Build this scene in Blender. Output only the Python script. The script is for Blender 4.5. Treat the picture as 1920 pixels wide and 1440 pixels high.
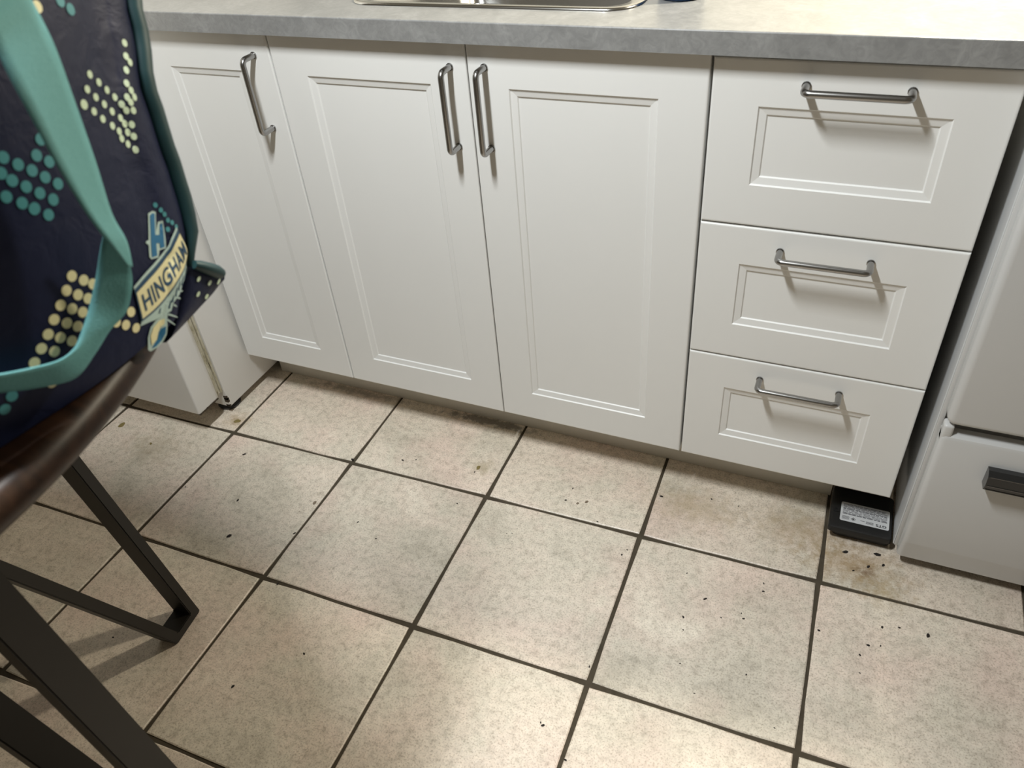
import bpy, bmesh, math, random
from mathutils import Vector, Matrix

for o in list(bpy.data.objects): bpy.data.objects.remove(o, do_unlink=True)
scene = bpy.context.scene
COL = scene.collection
R = random.Random(7)

# ------------------------------------------------------------------ camera
cam_data = bpy.data.cameras.new('camera')
cam_data.sensor_width = 36.0
cam_data.lens = 1459.35 / 1920 * 36.0
cam_data.clip_start = 0.02
cam_data.dof.use_dof = True
cam_data.dof.focus_distance = 1.6
cam_data.dof.aperture_fstop = 9.0
camera = bpy.data.objects.new('camera', cam_data)
camera.location = (0.96685, -1.12318, 1.20315)
camera.rotation_euler = (0.893184, 0.0749168, 0.402379)
COL.objects.link(camera)
scene.camera = camera

# ------------------------------------------------------------------ world and lamps
world = bpy.data.worlds.new('room_ambient')
scene.world = world
world.use_nodes = True
wb = world.node_tree.nodes['Background']
wb.inputs['Color'].default_value = (1.0, 0.86, 0.62, 1)
wb.inputs['Strength'].default_value = 0.12

def area_lamp(name, loc, sx, sy, power, color, rot=(0, 0, 0)):
    d = bpy.data.lights.new(name, 'AREA'); d.shape = 'RECTANGLE'; d.size = sx; d.size_y = sy
    d.energy = power; d.color = color
    o = bpy.data.objects.new(name, d); o.location = loc; o.rotation_euler = rot
    COL.objects.link(o); return o
def bulb(name, loc, radius, power, color):
    d = bpy.data.lights.new(name, 'POINT'); d.shadow_soft_size = radius; d.energy = power; d.color = color
    o = bpy.data.objects.new(name, d); o.location = loc; COL.objects.link(o); return o
area_lamp('ceiling_tube_lamp', (0.41, -0.73, 1.88), 0.07, 0.32, 28.0, (0.965, 1.0, 1.0))
bulb('under_cabinet_lamp', (1.13, 0.27, 1.50), 0.04, 43.0, (1.0, 0.91, 0.72))

scene.view_settings.view_transform = 'Standard'
scene.view_settings.look = 'None'
scene.view_settings.exposure = 0.0
scene.view_settings.gamma = 1.0
scene.view_settings.use_curve_mapping = False

# ------------------------------------------------------------------ helpers
def tag(o, label=None, cat=None, group=None, kind=None):
    if label: o['label'] = label
    if cat: o['category'] = cat
    if group: o['group'] = group
    if kind: o['kind'] = kind
    return o
def empty(name, loc=(0, 0, 0), rz=0.0):
    o = bpy.data.objects.new(name, None); o.empty_display_size = 0.05
    o.location = loc; o.rotation_euler = (0, 0, rz); COL.objects.link(o); return o
def link(name, me, mat=None, parent=None, loc=None):
    o = bpy.data.objects.new(name, me); COL.objects.link(o)
    if mat is not None and not me.materials: me.materials.append(mat)
    if parent is not None: o.parent = parent
    if loc is not None: o.location = loc
    return o
def finish(name, bm, mat, parent=None, smooth=None, loc=None):
    bmesh.ops.recalc_face_normals(bm, faces=bm.faces[:])
    me = bpy.data.meshes.new(name); bm.to_mesh(me); bm.free()
    if smooth:
        me.polygons.foreach_set('use_smooth', [True] * len(me.polygons))
        try: me.set_sharp_from_angle(angle=math.radians(smooth))
        except Exception: pass
    return link(name, me, mat, parent, loc)
def box(bm, x0, x1, y0, y1, z0, z1, bevel=0.0, seg=2):
    g = bmesh.ops.create_cube(bm, size=1.0)
    vs = g['verts']
    for v in vs:
        v.co = Vector(((x0 + x1) / 2 + v.co.x * (x1 - x0), (y0 + y1) / 2 + v.co.y * (y1 - y0), (z0 + z1) / 2 + v.co.z * (z1 - z0)))
    if bevel > 0:
        es = list({e for v in vs for e in v.link_edges})
        bmesh.ops.bevel(bm, geom=es, offset=bevel, segments=seg, profile=0.5, affect='EDGES')
def tube(bm, pts, r, n=12, cap=True):
    pts = [Vector(p) for p in pts]; rings = []
    up = None
    for i, p in enumerate(pts):
        t = ((pts[min(i + 1, len(pts) - 1)] - p).normalized() + (p - pts[max(i - 1, 0)]).normalized()).normalized()
        if up is None:
            up = t.orthogonal().normalized()
        up = (up - t * up.dot(t)).normalized()
        s = t.cross(up)
        rr = r[i] if isinstance(r, (list, tuple)) else r
        rings.append([bm.verts.new(p + (up * math.cos(2 * math.pi * k / n) + s * math.sin(2 * math.pi * k / n)) * rr) for k in range(n)])
    for a, b in zip(rings, rings[1:]):
        for k in range(n): bm.faces.new((a[k], a[(k + 1) % n], b[(k + 1) % n], b[k]))
    if cap:
        bm.faces.new(rings[0][::-1]); bm.faces.new(rings[-1])
def lathe(bm, prof, n=48, cx=0, cy=0):
    rings = []
    for r, z in prof:
        if r < 1e-6: rings.append([bm.verts.new((cx, cy, z))])
        else: rings.append([bm.verts.new((cx + r * math.cos(2 * math.pi * k / n), cy + r * math.sin(2 * math.pi * k / n), z)) for k in range(n)])
    for a, b in zip(rings, rings[1:]):
        for k in range(n):
            k2 = (k + 1) % n
            if len(a) == 1 and len(b) == 1: continue
            if len(a) == 1: bm.faces.new((a[0], b[k], b[k2]))
            elif len(b) == 1: bm.faces.new((a[k], a[k2], b[0]))
            else: bm.faces.new((a[k], a[k2], b[k2], b[k]))
def round_rect(x0, x1, y0, y1, r, n=6):
    out = []
    for cx, cy, a0 in ((x1 - r, y1 - r, 0), (x0 + r, y1 - r, 90), (x0 + r, y0 + r, 180), (x1 - r, y0 + r, 270)):
        for k in range(n + 1):
            a = math.radians(a0 + 90 * k / n)
            out.append((cx + r * math.cos(a), cy + r * math.sin(a)))
    return out
def loft(bm, loops, close_first=False, close_last=False):
    rings = [[bm.verts.new(p) for p in l] for l in loops]
    n = len(rings[0])
    for a, b in zip(rings, rings[1:]):
        for k in range(n): bm.faces.new((a[k], a[(k + 1) % n], b[(k + 1) % n], b[k]))
    if close_first: bm.faces.new(rings[0][::-1])
    if close_last: bm.faces.new(rings[-1])

# ------------------------------------------------------------------ materials
def mat(name, color, rough=0.5, metal=0.0, spec=0.5):
    m = bpy.data.materials.new(name); m.use_nodes = True
    b = m.node_tree.nodes['Principled BSDF']
    b.inputs['Base Color'].default_value = (*color, 1); b.inputs['Roughness'].default_value = rough
    b.inputs['Metallic'].default_value = metal; b.inputs['Specular IOR Level'].default_value = spec
    return m
class NT:
    """short hand for building node trees"""
    def __init__(self, m): self.t = m.node_tree; self.b = self.t.nodes['Principled BSDF']
    def n(self, typ, **kw):
        nd = self.t.nodes.new(typ)
        for k, v in kw.items(): setattr(nd, k, v)
        return nd
    def l(self, a, b): self.t.links.new(a, b)
    def coord(self, kind='Object', scale=(1, 1, 1)):
        tc = self.n('ShaderNodeTexCoord') if kind != 'Position' else self.n('ShaderNodeNewGeometry')
        mp = self.n('ShaderNodeMapping'); mp.inputs['Scale'].default_value = scale
        self.l(tc.outputs[kind], mp.inputs['Vector']); return mp.outputs['Vector']
    def noise(self, vec, scale, detail=4, rough=0.55, dist=0.0):
        nd = self.n('ShaderNodeTexNoise'); nd.inputs['Scale'].default_value = scale
        nd.inputs['Detail'].default_value = detail; nd.inputs['Roughness'].default_value = rough
        nd.inputs['Distortion'].default_value = dist
        self.l(vec, nd.inputs['Vector']); return nd.outputs['Fac']
    def ramp(self, fac, stops):
        r = self.n('ShaderNodeValToRGB'); e = r.color_ramp.elements
        while len(e) < len(stops): e.new(0.5)
        for el, (p, c) in zip(e, stops): el.position = p; el.color = c if len(c) == 4 else (*c, 1)
        self.l(fac, r.inputs['Fac']); return r.outputs['Color']
    def mix(self, fac, a, b, mode='MIX'):
        m = self.n('ShaderNodeMix', data_type='RGBA', blend_type=mode)
        for sock, v in ((m.inputs['Factor'], fac), (m.inputs['A'], a), (m.inputs['B'], b)):
            if hasattr(v, 'is_output'): self.l(v, sock)
            elif isinstance(v, (int, float)): sock.default_value = v
            else: sock.default_value = (*v, 1)
        return m.outputs['Result']
    def math(self, op, a, b=None):
        m = self.n('ShaderNodeMath', operation=op)
        for i, v in enumerate((a, b)):
            if v is None: continue
            if hasattr(v, 'is_output'): self.l(v, m.inputs[i])
            else: m.inputs[i].default_value = v
        return m.outputs[0]
    def bump(self, fac, strength, dist):
        b = self.n('ShaderNodeBump'); b.inputs['Strength'].default_value = strength; b.inputs['Distance'].default_value = dist
        self.l(fac, b.inputs['Height']); self.l(b.outputs['Normal'], self.b.inputs['Normal'])
    def color(self, c): self.l(c, self.b.inputs['Base Color'])

M = {}
M['foil'] = mat('white_foil_front', (0.80, 0.80, 0.78), 0.42)
k = NT(M['foil']); v = k.coord('Position')
k.bump(k.noise(v, 900, 2), 0.10, 0.0006)
k.color(k.mix(k.noise(v, 7, 3), (0.79, 0.79, 0.775), (0.815, 0.815, 0.80)))
M['carcass'] = mat('white_melamine', (0.70, 0.69, 0.66), 0.5)
M['plinth'] = mat('off_white_plinth', (0.62, 0.59, 0.52), 0.5)
k = NT(M['plinth']); v = k.coord('Position'); k.color(k.mix(k.noise(v, 14, 4), (0.60, 0.57, 0.50), (0.68, 0.65, 0.58)))
M['steel'] = mat('brushed_steel', (0.36, 0.355, 0.35), 0.27, 1.0)
M['sink_steel'] = mat('polished_steel', (0.62, 0.62, 0.61), 0.16, 1.0)
k = NT(M['sink_steel']); v = k.coord('Position', (4, 160, 160)); k.bump(k.noise(v, 8, 3), 0.05, 0.0004)
M['laminate'] = mat('grey_stone_laminate', (0.42, 0.42, 0.41), 0.34, spec=0.8)
k = NT(M['laminate']); v = k.coord('Position')
c1 = k.ramp(k.noise(v, 13, 6, 0.62, 1.3), [(0.25, (0.225, 0.226, 0.225)), (0.5, (0.265, 0.266, 0.265)), (0.78, (0.335, 0.336, 0.335))])
c2 = k.ramp(k.noise(v, 60, 5, 0.6, 2.0), [(0.35, (0.86, 0.86, 0.86)), (0.65, (1.06, 1.06, 1.05))])
k.color(k.mix(1.0, c1, c2, 'MULTIPLY'))
M['fridge'] = mat('fridge_enamel', (0.74, 0.73, 0.70), 0.38)
k = NT(M['fridge']); v = k.coord('Position'); k.bump(k.noise(v, 500, 2), 0.12, 0.0006)
fcol = k.mix(k.noise(v, 5, 3), (0.72, 0.71, 0.68), (0.76, 0.75, 0.725))
sep = k.n('ShaderNodeSeparateXYZ'); k.l(v, sep.inputs[0])
dirt = k.math('SUBTRACT', 1.0, k.math('MULTIPLY', k.math('ABSOLUTE', k.math('ADD', sep.outputs['Y'], 0.113)), 55.0))
dirt = k.math('ADD', dirt, k.math('MULTIPLY', k.math('SUBTRACT', k.noise(k.coord('Position', (1, 1, 0.25)), 60, 5, 0.7), 0.5), 0.9))
fcol = k.mix(k.math('MULTIPLY', k.ramp(dirt, [(0.15, (0, 0, 0)), (1.0, (1, 1, 1))]), 0.75), fcol, (0.36, 0.30, 0.17))
k.color(fcol)
M['gasket'] = mat('dirty_door_gasket', (0.36, 0.33, 0.25), 0.7)
k = NT(M['gasket']); v = k.coord('Position', (1, 1, 0.35))
k.color(k.ramp(k.noise(v, 90, 5, 0.7), [(0.33, (0.10, 0.08, 0.045)), (0.45, (0.40, 0.36, 0.25)), (0.68, (0.55, 0.52, 0.43))]))
M['rust'] = mat('chipped_edge', (0.05, 0.035, 0.02), 0.9)
M['stove'] = mat('stove_enamel', (0.58, 0.58, 0.575), 0.26)
M['stove_side'] = mat('stove_side_panel', (0.60, 0.61, 0.62), 0.4)
M['black_plastic'] = mat('black_plastic', (0.012, 0.012, 0.012), 0.42)
M['handle_black'] = mat('glossy_black_handle', (0.02, 0.02, 0.02), 0.2)
M['handle_trim'] = mat('dark_chrome_trim', (0.25, 0.25, 0.25), 0.25, 1.0)
M['label_white'] = mat('foil_label', (0.62, 0.63, 0.64), 0.35)
M['label_grey'] = mat('label_small_print', (0.14, 0.14, 0.15), 0.5)
M['ink'] = mat('black_ink', (0.01, 0.01, 0.012), 0.5)
M['wood'] = mat('dark_table_wood', (0.035, 0.016, 0.009), 0.42, spec=0.25)
k = NT(M['wood']); v = k.coord('Object', (2, 22, 22))
k.color(k.ramp(k.noise(v, 3.0, 6, 0.6, 0.8), [(0.3, (0.009, 0.004, 0.0025)), (0.7, (0.032, 0.015, 0.008))]))
M['leg_metal'] = mat('dark_bronze_metal', (0.013, 0.011, 0.009), 0.42, 0.2, spec=0.35)
M['navy'] = mat('navy_coated_cloth', (0.008, 0.012, 0.040), 0.5, spec=0.2)
k = NT(M['navy']); v = k.coord('Position'); k.bump(k.noise(v, 38, 4, 0.6, 0.6), 0.35, 0.004)
M['teal'] = mat('teal_binding_tape', (0.004, 0.034, 0.040), 0.5)
M['strap'] = mat('teal_webbing', (0.13, 0.42, 0.38), 0.75)
k = NT(M['strap']); v = k.coord('Position'); k.bump(k.noise(v, 900, 2), 0.5, 0.001)
k.color(k.mix(k.noise(v, 300, 2), (0.088, 0.27, 0.285), (0.115, 0.315, 0.335)))
M['p_mint'] = mat('print_mint', (0.55, 0.68, 0.52), 0.5)
M['p_teal'] = mat('print_teal', (0.05, 0.25, 0.29), 0.5)
M['p_cream'] = mat('print_cream', (0.74, 0.70, 0.43), 0.5)
M['p_blue'] = mat('print_blue', (0.008, 0.13, 0.29), 0.5)
M['p_pale'] = mat('print_pale_blue', (0.42, 0.56, 0.55), 0.5)
M['p_dark'] = mat('print_dark_blue', (0.012, 0.055, 0.12), 0.5)
M['blue_bottle'] = mat('dark_blue_plastic', (0.008, 0.045, 0.12), 0.25)
M['bottle_cap'] = mat('white_cap', (0.7, 0.7, 0.7), 0.4)
M['crumb'] = mat('dark_crumb', (0.012, 0.008, 0.006), 0.8)
M['flake'] = mat('olive_flake', (0.22, 0.17, 0.06), 0.8)
M['spot'] = mat('grey_brown_spot', (0.22, 0.17, 0.12), 0.8)
M['wall'] = mat('cream_wall_paint', (0.72, 0.69, 0.62), 0.8)
k = NT(M['wall']); v = k.coord('Position'); k.bump(k.noise(v, 220, 3), 0.12, 0.001)
M['grout'] = mat('dark_grout', (0.070, 0.055, 0.038), 0.95, spec=0.2)
k = NT(M['grout']); v = k.coord('Position'); k.color(k.mix(k.noise(v, 60, 4), (0.045, 0.036, 0.025), (0.10, 0.082, 0.058)))

# floor tile: mottled beige stoneware with fine pitting, brown dirt in front of the bait box and along the plinth
M['tile'] = mat('beige_stoneware_tile', (0.56, 0.48, 0.39), 0.42, spec=1.0)
k = NT(M['tile']); pos = k.coord('Position')
oi = k.n('ShaderNodeObjectInfo')
vm = k.n('ShaderNodeVectorMath', operation='SCALE'); k.l(oi.outputs['Location'], vm.inputs[0]); vm.inputs['Scale'].default_value = 7.31
va = k.n('ShaderNodeVectorMath', operation='ADD'); k.l(pos, va.inputs[0]); k.l(vm.outputs[0], va.inputs[1]); vec = va.outputs[0]
base = k.ramp(k.noise(vec, 5.5, 6, 0.62, 0.5), [(0.30, (0.45, 0.405, 0.33)), (0.44, (0.585, 0.53, 0.44)), (0.58, (0.645, 0.56, 0.47)), (0.72, (0.73, 0.66, 0.555))])
pink = k.ramp(k.noise(vec, 4.4, 4, 0.55), [(0.48, (0, 0, 0)), (0.66, (1, 1, 1))])
base = k.mix(k.math('MULTIPLY', pink, 0.55), base, (0.62, 0.47, 0.405))
green = k.ramp(k.noise(vec, 7.2, 5, 0.65), [(0.53, (0, 0, 0)), (0.70, (1, 1, 1))])
base = k.mix(k.math('MULTIPLY', green, 0.45), base, (0.47, 0.42, 0.335))
mott = k.ramp(k.noise(vec, 70, 6, 0.75), [(0.32, (0.68, 0.665, 0.64)), (0.5, (1, 1, 1)), (0.70, (1.14, 1.14, 1.14))])
base = k.mix(1.0, base, mott, 'MULTIPLY')
pit = k.ramp(k.noise(vec, 330, 3, 0.65), [(0.36, (0.62, 0.58, 0.53)), (0.47, (1, 1, 1)), (0.7, (1.08, 1.08, 1.08))])
base = k.mix(0.85, base, pit, 'MULTIPLY')
tone = k.n('ShaderNodeMapRange'); k.l(oi.outputs['Random'], tone.inputs['Value']); tone.inputs['To Min'].default_value = 1.14; tone.inputs['To Max'].default_value = 1.27
tv = k.n('ShaderNodeCombineColor'); [k.l(tone.outputs['Result'], tv.inputs[i]) for i in range(3)]
base = k.mix(1.0, base, tv.outputs[0], 'MULTIPLY')
def blot(cx, cy, rx, ry, lo, hi, col, amt):
    """a stain: an ellipse on the floor broken up by noise"""
    global base
    mp = k.n('ShaderNodeMapping'); mp.vector_type = 'POINT'
    mp.inputs['Location'].default_value = (-cx / rx, -cy / ry, 0); mp.inputs['Scale'].default_value = (1 / rx, 1 / ry, 0)
    k.l(pos, mp.inputs['Vector'])
    ln = k.n('ShaderNodeVectorMath', operation='LENGTH'); k.l(mp.outputs[0], ln.inputs[0])
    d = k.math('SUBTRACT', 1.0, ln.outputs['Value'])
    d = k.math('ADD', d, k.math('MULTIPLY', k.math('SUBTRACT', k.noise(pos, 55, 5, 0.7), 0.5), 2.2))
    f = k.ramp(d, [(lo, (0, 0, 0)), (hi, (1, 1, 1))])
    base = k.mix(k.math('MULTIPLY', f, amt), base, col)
blot(1.11, -0.075, 0.13, 0.08, 0.15, 1.1, (0.32, 0.205, 0.085), 0.7)
blot(1.02, -0.02, 0.16, 0.09, 0.25, 1.0, (0.36, 0.26, 0.13), 0.55)
blot(0.80, -0.03, 0.15, 0.08, 0.25, 1.0, (0.42, 0.32, 0.18), 0.5)
blot(1.13, -0.085, 0.030, 0.020, 0.3, 1.0, (0.14, 0.07, 0.025), 0.7)
blot(1.16, -0.12, 0.09, 0.05, 0.3, 1.2, (0.40, 0.29, 0.14), 0.5)
blot(-0.29, -0.115, 0.05, 0.04, 0.2, 0.9, (0.36, 0.24, 0.10), 0.6)
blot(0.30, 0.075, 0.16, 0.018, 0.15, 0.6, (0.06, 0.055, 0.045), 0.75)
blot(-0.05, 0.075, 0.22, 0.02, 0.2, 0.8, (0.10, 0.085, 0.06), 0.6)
blot(0.35, -0.065, 0.04, 0.035, 0.2, 0.9, (0.34, 0.28, 0.15), 0.5)
blot(-0.42, -0.26, 0.14, 0.10, 0.3, 1.1, (0.38, 0.29, 0.18), 0.4)
k.color(base)
k.bump(k.math('ADD', k.noise(vec, 120, 5, 0.65), k.math('MULTIPLY', k.noise(vec, 14, 3), 1.2)), 0.35, 0.0018)
k.l(k.math('ADD', k.math('MULTIPLY', k.noise(vec, 40, 4), 0.16), 0.36), k.b.inputs['Roughness'])

# ------------------------------------------------------------------ the setting: floor, walls
PITCH, GA, TX, TY = 0.33113, 0.01425, 0.39278, -0.14345
bm = bmesh.new(); box(bm, -2.0, 2.9, -2.6, 0.70, -0.06, -0.0030)
floor = finish('floor', bm, M['grout']); tag(floor, 'floor of square beige stoneware tiles with dark grout', None, None, 'structure')
tile_meshes = []
for t in range(8):
    bm = bmesh.new(); h = PITCH / 2 - 0.0030; rr = random.Random(40 + t); seg = 4
    base_ring, top_ring = [], []
    for side in range(4):
        ca, sa = math.cos(side * math.pi / 2), math.sin(side * math.pi / 2)
        for q in range(seg):
            x = -h + 2 * h * q / seg + (0.0025 if q == 0 else 0); y = -h + rr.uniform(-0.0008, 0.0008)
            if q == 0: y += 0.0012
            base_ring.append((x * ca - y * sa, x * sa + y * ca, -0.008))
            i = 0.0022
            x2, y2 = x * (1 - i / h), y * (1 - i / h)
            top_ring.append((x2 * ca - y2 * sa, x2 * sa + y2 * ca, 0.0))
    mid = [(x * 0.9985, y * 0.9985, -0.0012) for x, y, z in base_ring]
    loft(bm, [base_ring, mid, top_ring], False, True)
    bmesh.ops.recalc_face_normals(bm, faces=bm.faces[:])
    me = bpy.data.meshes.new('tile'); bm.to_mesh(me); bm.free(); me.materials.append(M['tile']); tile_meshes.append(me)
for i in range(-7, 8):
    for j in range(-7, 4):
        a, b = (i - 0.5) * PITCH, (j - 0.5) * PITCH
        x = TX + a * math.cos(GA) - b * math.sin(GA); y = TY + a * math.sin(GA) + b * math.cos(GA)
        if x < -1.75 or x > 2.65 or y < -2.4 or y > 0.52: continue
        o = bpy.data.objects.new('tile', tile_meshes[R.randrange(8)]); COL.objects.link(o); o.parent = floor
        o.location = (x, y, 0); o.rotation_euler = (0, 0, GA + R.randrange(4) * math.pi / 2)
bm = bmesh.new(); box(bm, -2.0, 2.9, 0.66, 0.74, -0.06, 2.4)
tag(finish('wall_back', bm, M['wall']), 'plain cream painted wall behind the kitchen counter', None, None, 'structure')

# ------------------------------------------------------------------ kitchen cabinets
def front_mesh(name, x0, x1, z0, z1, px0, px1, pz0, pz1):
    """a foil-wrapped front with a routed panel; face at y = 0"""
    bm = bmesh.new()
    def rect(i, y, base=(x0, x1, z0, z1)):
        a, b, c, d = base
        return [(a + i, y, c + i), (b - i, y, c + i), (b - i, y, d - i), (a + i, y, d - i)]
    P = (px0, px1, pz0, pz1)
    loops = [rect(0, 0.0185), rect(0, 0.0030), rect(0.0005, 0.0012), rect(0.0014, 0.0004), rect(0.0030, 0.0),
             rect(0, 0, P), rect(0.0004, 0.0004, P), rect(0.0017, 0.0022, P), rect(0.0022, 0.0024, P), rect(0.0118, 0.0040, P), rect(0.0122, 0.0042, P),
             rect(0.0136, 0.0060, P), rect(0.0142, 0.0062, P)]
    loft(bm, loops, True, True)
    bmesh.ops.recalc_face_normals(bm, faces=bm.faces[:])
    me = bpy.data.meshes.new(name); bm.to_mesh(me); bm.free(); me.materials.append(M['foil']); return me
def handle_mesh():
    """steel bow handle, 130 mm between posts, along local x, standing out towards -y"""
    bm = bmesh.new(); L, so, rb = 0.065, 0.033, 0.009
    pts = [(-L, 0, 0), (-L, -so + rb, 0)]
    for q in range(1, 6):
        a = q / 6 * math.pi / 2; pts.append((-L + rb - rb * math.cos(a), -so + rb - rb * math.sin(a), 0))
    pts.append((-L + rb, -so, 0))
    pts += [(-x, y, z) for x, y, z in pts[::-1]]
    tube(bm, pts, 0.0051, 14)
    for s in (-1, 1): tube(bm, [(s * L, 0.0002, 0), (s * L, -0.002, 0)], 0.0062, 14)
    bmesh.ops.recalc_face_normals(bm, faces=bm.faces[:])
    me = bpy.data.meshes.new('handle'); bm.to_mesh(me); bm.free(); me.materials.append(M['steel'])
    me.polygons.foreach_set('use_smooth', [True] * len(me.polygons))
    try: me.set_sharp_from_angle(angle=math.radians(50))
    except Exception: pass
    return me
HM = handle_mesh()
def add_handle(parent, x, z, vertical):
    o = link('handle', HM, None, parent, (x, -0.0003, z))
    o.rotation_euler = (0, math.pi / 2 if vertical else 0, 0)
    o['label'] = 'brushed steel bow handle'
    return o
ZB, ZT = 0.1143, 0.8685
def carcass(root, x0, x1, rail=True):
    bm = bmesh.new(); t = 0.018
    box(bm, x0, x0 + t, 0.0205, 0.58, ZB, 0.8705); box(bm, x1 - t, x1, 0.0205, 0.58, ZB, 0.8705)
    box(bm, x0 + t, x1 - t, 0.0205, 0.58, ZB, ZB + t); box(bm, x0 + t, x1 - t, 0.572, 0.58, ZB + t, 0.8705)
    if rail: box(bm, x0 + t, x1 - t, 0.0205, 0.10, 0.8525, 0.8705)
    return finish('body', bm, M['carcass'], root)
G = 0.0014
W1, DW = 0.307, 0.381
cab = empty('base_cabinet'); tag(cab, 'narrow white base cabinet with one panelled door beside the fridge', 'cabinet', 'white kitchen base cabinets')
carcass(cab, -W1, -0.0005)
d = link('door', front_mesh('door', -W1 + 0.001, -G, ZB, ZT, -0.240, -0.073, 0.180, 0.8035), None, cab); add_handle(d, -0.0355, 0.7665, True)
cab = empty('sink_cabinet'); tag(cab, 'white double-door base cabinet under the sink', 'cabinet', 'white kitchen base cabinets')
carcass(cab, 0.0005, 2 * DW - 0.0005, False)
d = link('door', front_mesh('door', G, DW - 0.001, ZB, ZT, 0.069, 0.312, 0.185, 0.8015), None, cab); add_handle(d, 0.351, 0.7655, True)
d = link('door', front_mesh('door', DW + 0.001, 2 * DW - G - 0.001, ZB, ZT, 0.450, 0.6885, 0.182, 0.8015), None, cab); add_handle(d, 0.4115, 0.7675, True)
cab = empty('drawer_cabinet'); tag(cab, 'white base cabinet with three panelled drawers beside the stove', 'cabinet', 'white kitchen base cabinets')
carcass(cab, 2 * DW + 0.0005, 3 * DW, False)
for z0, z1, p0, p1, hz in ((0.6175, 0.8645, 0.683, 0.800, 0.832), (0.3660, 0.6145, 0.4325, 0.549, 0.580), (ZB, 0.3632, 0.180, 0.295, 0.3275)):
    d = link('drawer', front_mesh('drawer', 2 * DW + G, 3 * DW, z0, z1, 0.830, 1.075, p0, p1), None, cab); add_handle(d, 0.954, hz, False)

bm = bmesh.new(); box(bm, -0.303, 1.052, 0.088, 0.104, 0.0005, ZB - 0.001)
tag(finish('plinth', bm, M['plinth']), 'long off-white plinth board set back under the white cabinets', 'plinth')

# ------------------------------------------------------------------ worktop with its sink
SX0, SX1, SY0, SY1, SR = 0.131, 0.634, 0.0555, 0.50, 0.050
CZ0, CZ1 = 0.8715, 0.9035
bm = bmesh.new()
hole = round_rect(SX0 + 0.012, SX1 - 0.012, SY0 + 0.012, SY1 - 0.012, SR - 0.012, 6)
NH = len(hole)
X0, X1, Y0, Y1 = -0.311, 1.160, -0.0200, 0.655
def rect_ring(i, z):
    out = []
    cx, cy = (SX0 + SX1) / 2, (SY0 + SY1) / 2
    for q, (hx, hy) in enumerate(hole):
        c = q // 7
        sx = X1 - i if c in (0, 3) else X0 + i
        sy = Y1 - i if c in (0, 1) else Y0 + i
        kk = q % 7
        corner = (sx, sy)
        if kk == 3: p = corner
        elif c == 0: p = (sx, cy + (sy - cy) * kk / 3) if kk < 3 else (sx + (cx - sx) * (kk - 3) / 3 * 0.99, sy)
        elif c == 1: p = (cx + (sx - cx) * kk / 3, sy) if kk < 3 else (sx, sy + (cy - sy) * (kk - 3) / 3 * 0.99)
        elif c == 2: p = (sx, cy + (sy - cy) * kk / 3) if kk < 3 else (sx + (cx - sx) * (kk - 3) / 3 * 0.99, sy)
        else: p = (cx + (sx - cx) * kk / 3, sy) if kk < 3 else (sx, sy + (cy - sy) * (kk - 3) / 3 * 0.99)
        out.append((p[0], p[1], z))
    return out
loops = [[(x, y, CZ0) for x, y in hole], rect_ring(0, CZ0), rect_ring(0, CZ1 - 0.0018), rect_ring(0.0006, CZ1 - 0.0006), rect_ring(0.0018, CZ1), [(x, y, CZ1) for x, y in hole], [(x, y, CZ0) for x, y in hole]]
loft(bm, loops); bmesh.ops.remove_doubles(bm, verts=bm.verts[:], dist=1e-6)
tag(finish('worktop', bm, M['laminate']), 'grey stone-look laminate worktop running over the white cabinets', 'worktop')

sink = empty('kitchen_sink', ((SX0 + SX1) / 2, (SY0 + SY1) / 2, CZ1)); tag(sink, 'stainless steel inset sink in the grey worktop', 'sink')
sx, sy, sz = sink.location
def srr(i, z, r): return [(x - sx, y - sy, z - sz) for x, y in round_rect(SX0 + i, SX1 - i, SY0 + i, SY1 - i, max(r, 0.012), 8)]
bm = bmesh.new()
loft(bm, [srr(0.0, CZ1 + 0.0006, SR), srr(0.0004, CZ1 + 0.0022, SR), srr(0.003, CZ1 + 0.0040, SR - 0.003), srr(0.008, CZ1 + 0.0042, SR - 0.008), srr(0.014, CZ1 + 0.0022, SR - 0.012), srr(0.022, CZ1 + 0.0016, SR - 0.014), srr(0.026, CZ1 - 0.001, SR - 0.015)])
sink_rim = finish('rim', bm, M['sink_steel'], sink, 60)
bm = bmesh.new()
loft(bm, [srr(0.026, CZ1 - 0.001, SR - 0.015), srr(0.031, CZ1 - 0.010, SR - 0.015), srr(0.040, CZ1 - 0.150, SR - 0.012), srr(0.060, CZ1 - 0.170, 0.04), srr(0.150, CZ1 - 0.178, 0.03)], False, True)
bowl = finish('bowl', bm, M['sink_steel'], sink, 60)
bm = bmesh.new(); lathe(bm, [(0.0, -0.1765), (0.020, -0.1765), (0.034, -0.174), (0.038, -0.1768)], 24); finish('drain', bm, M['steel'], sink, 40)

bt = empty('bottle', (0.680, 0.149, CZ1)); tag(bt, 'dark blue bottle standing on the worktop right of the sink', 'bottle')
bm = bmesh.new(); lathe(bm, [(0, 0.0), (0.030, 0.0), (0.0345, 0.004), (0.0355, 0.012), (0.0355, 0.10), (0.030, 0.125), (0.014, 0.14), (0.0125, 0.150), (0, 0.150)], 32); finish('bottle_body', bm, M['blue_bottle'], bt, 50)
bm = bmesh.new(); lathe(bm, [(0, 0.150), (0.015, 0.150), (0.015, 0.166), (0.010, 0.169), (0.007, 0.185), (0, 0.185)], 24); finish('cap', bm, M['bottle_cap'], bt, 50)

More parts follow.
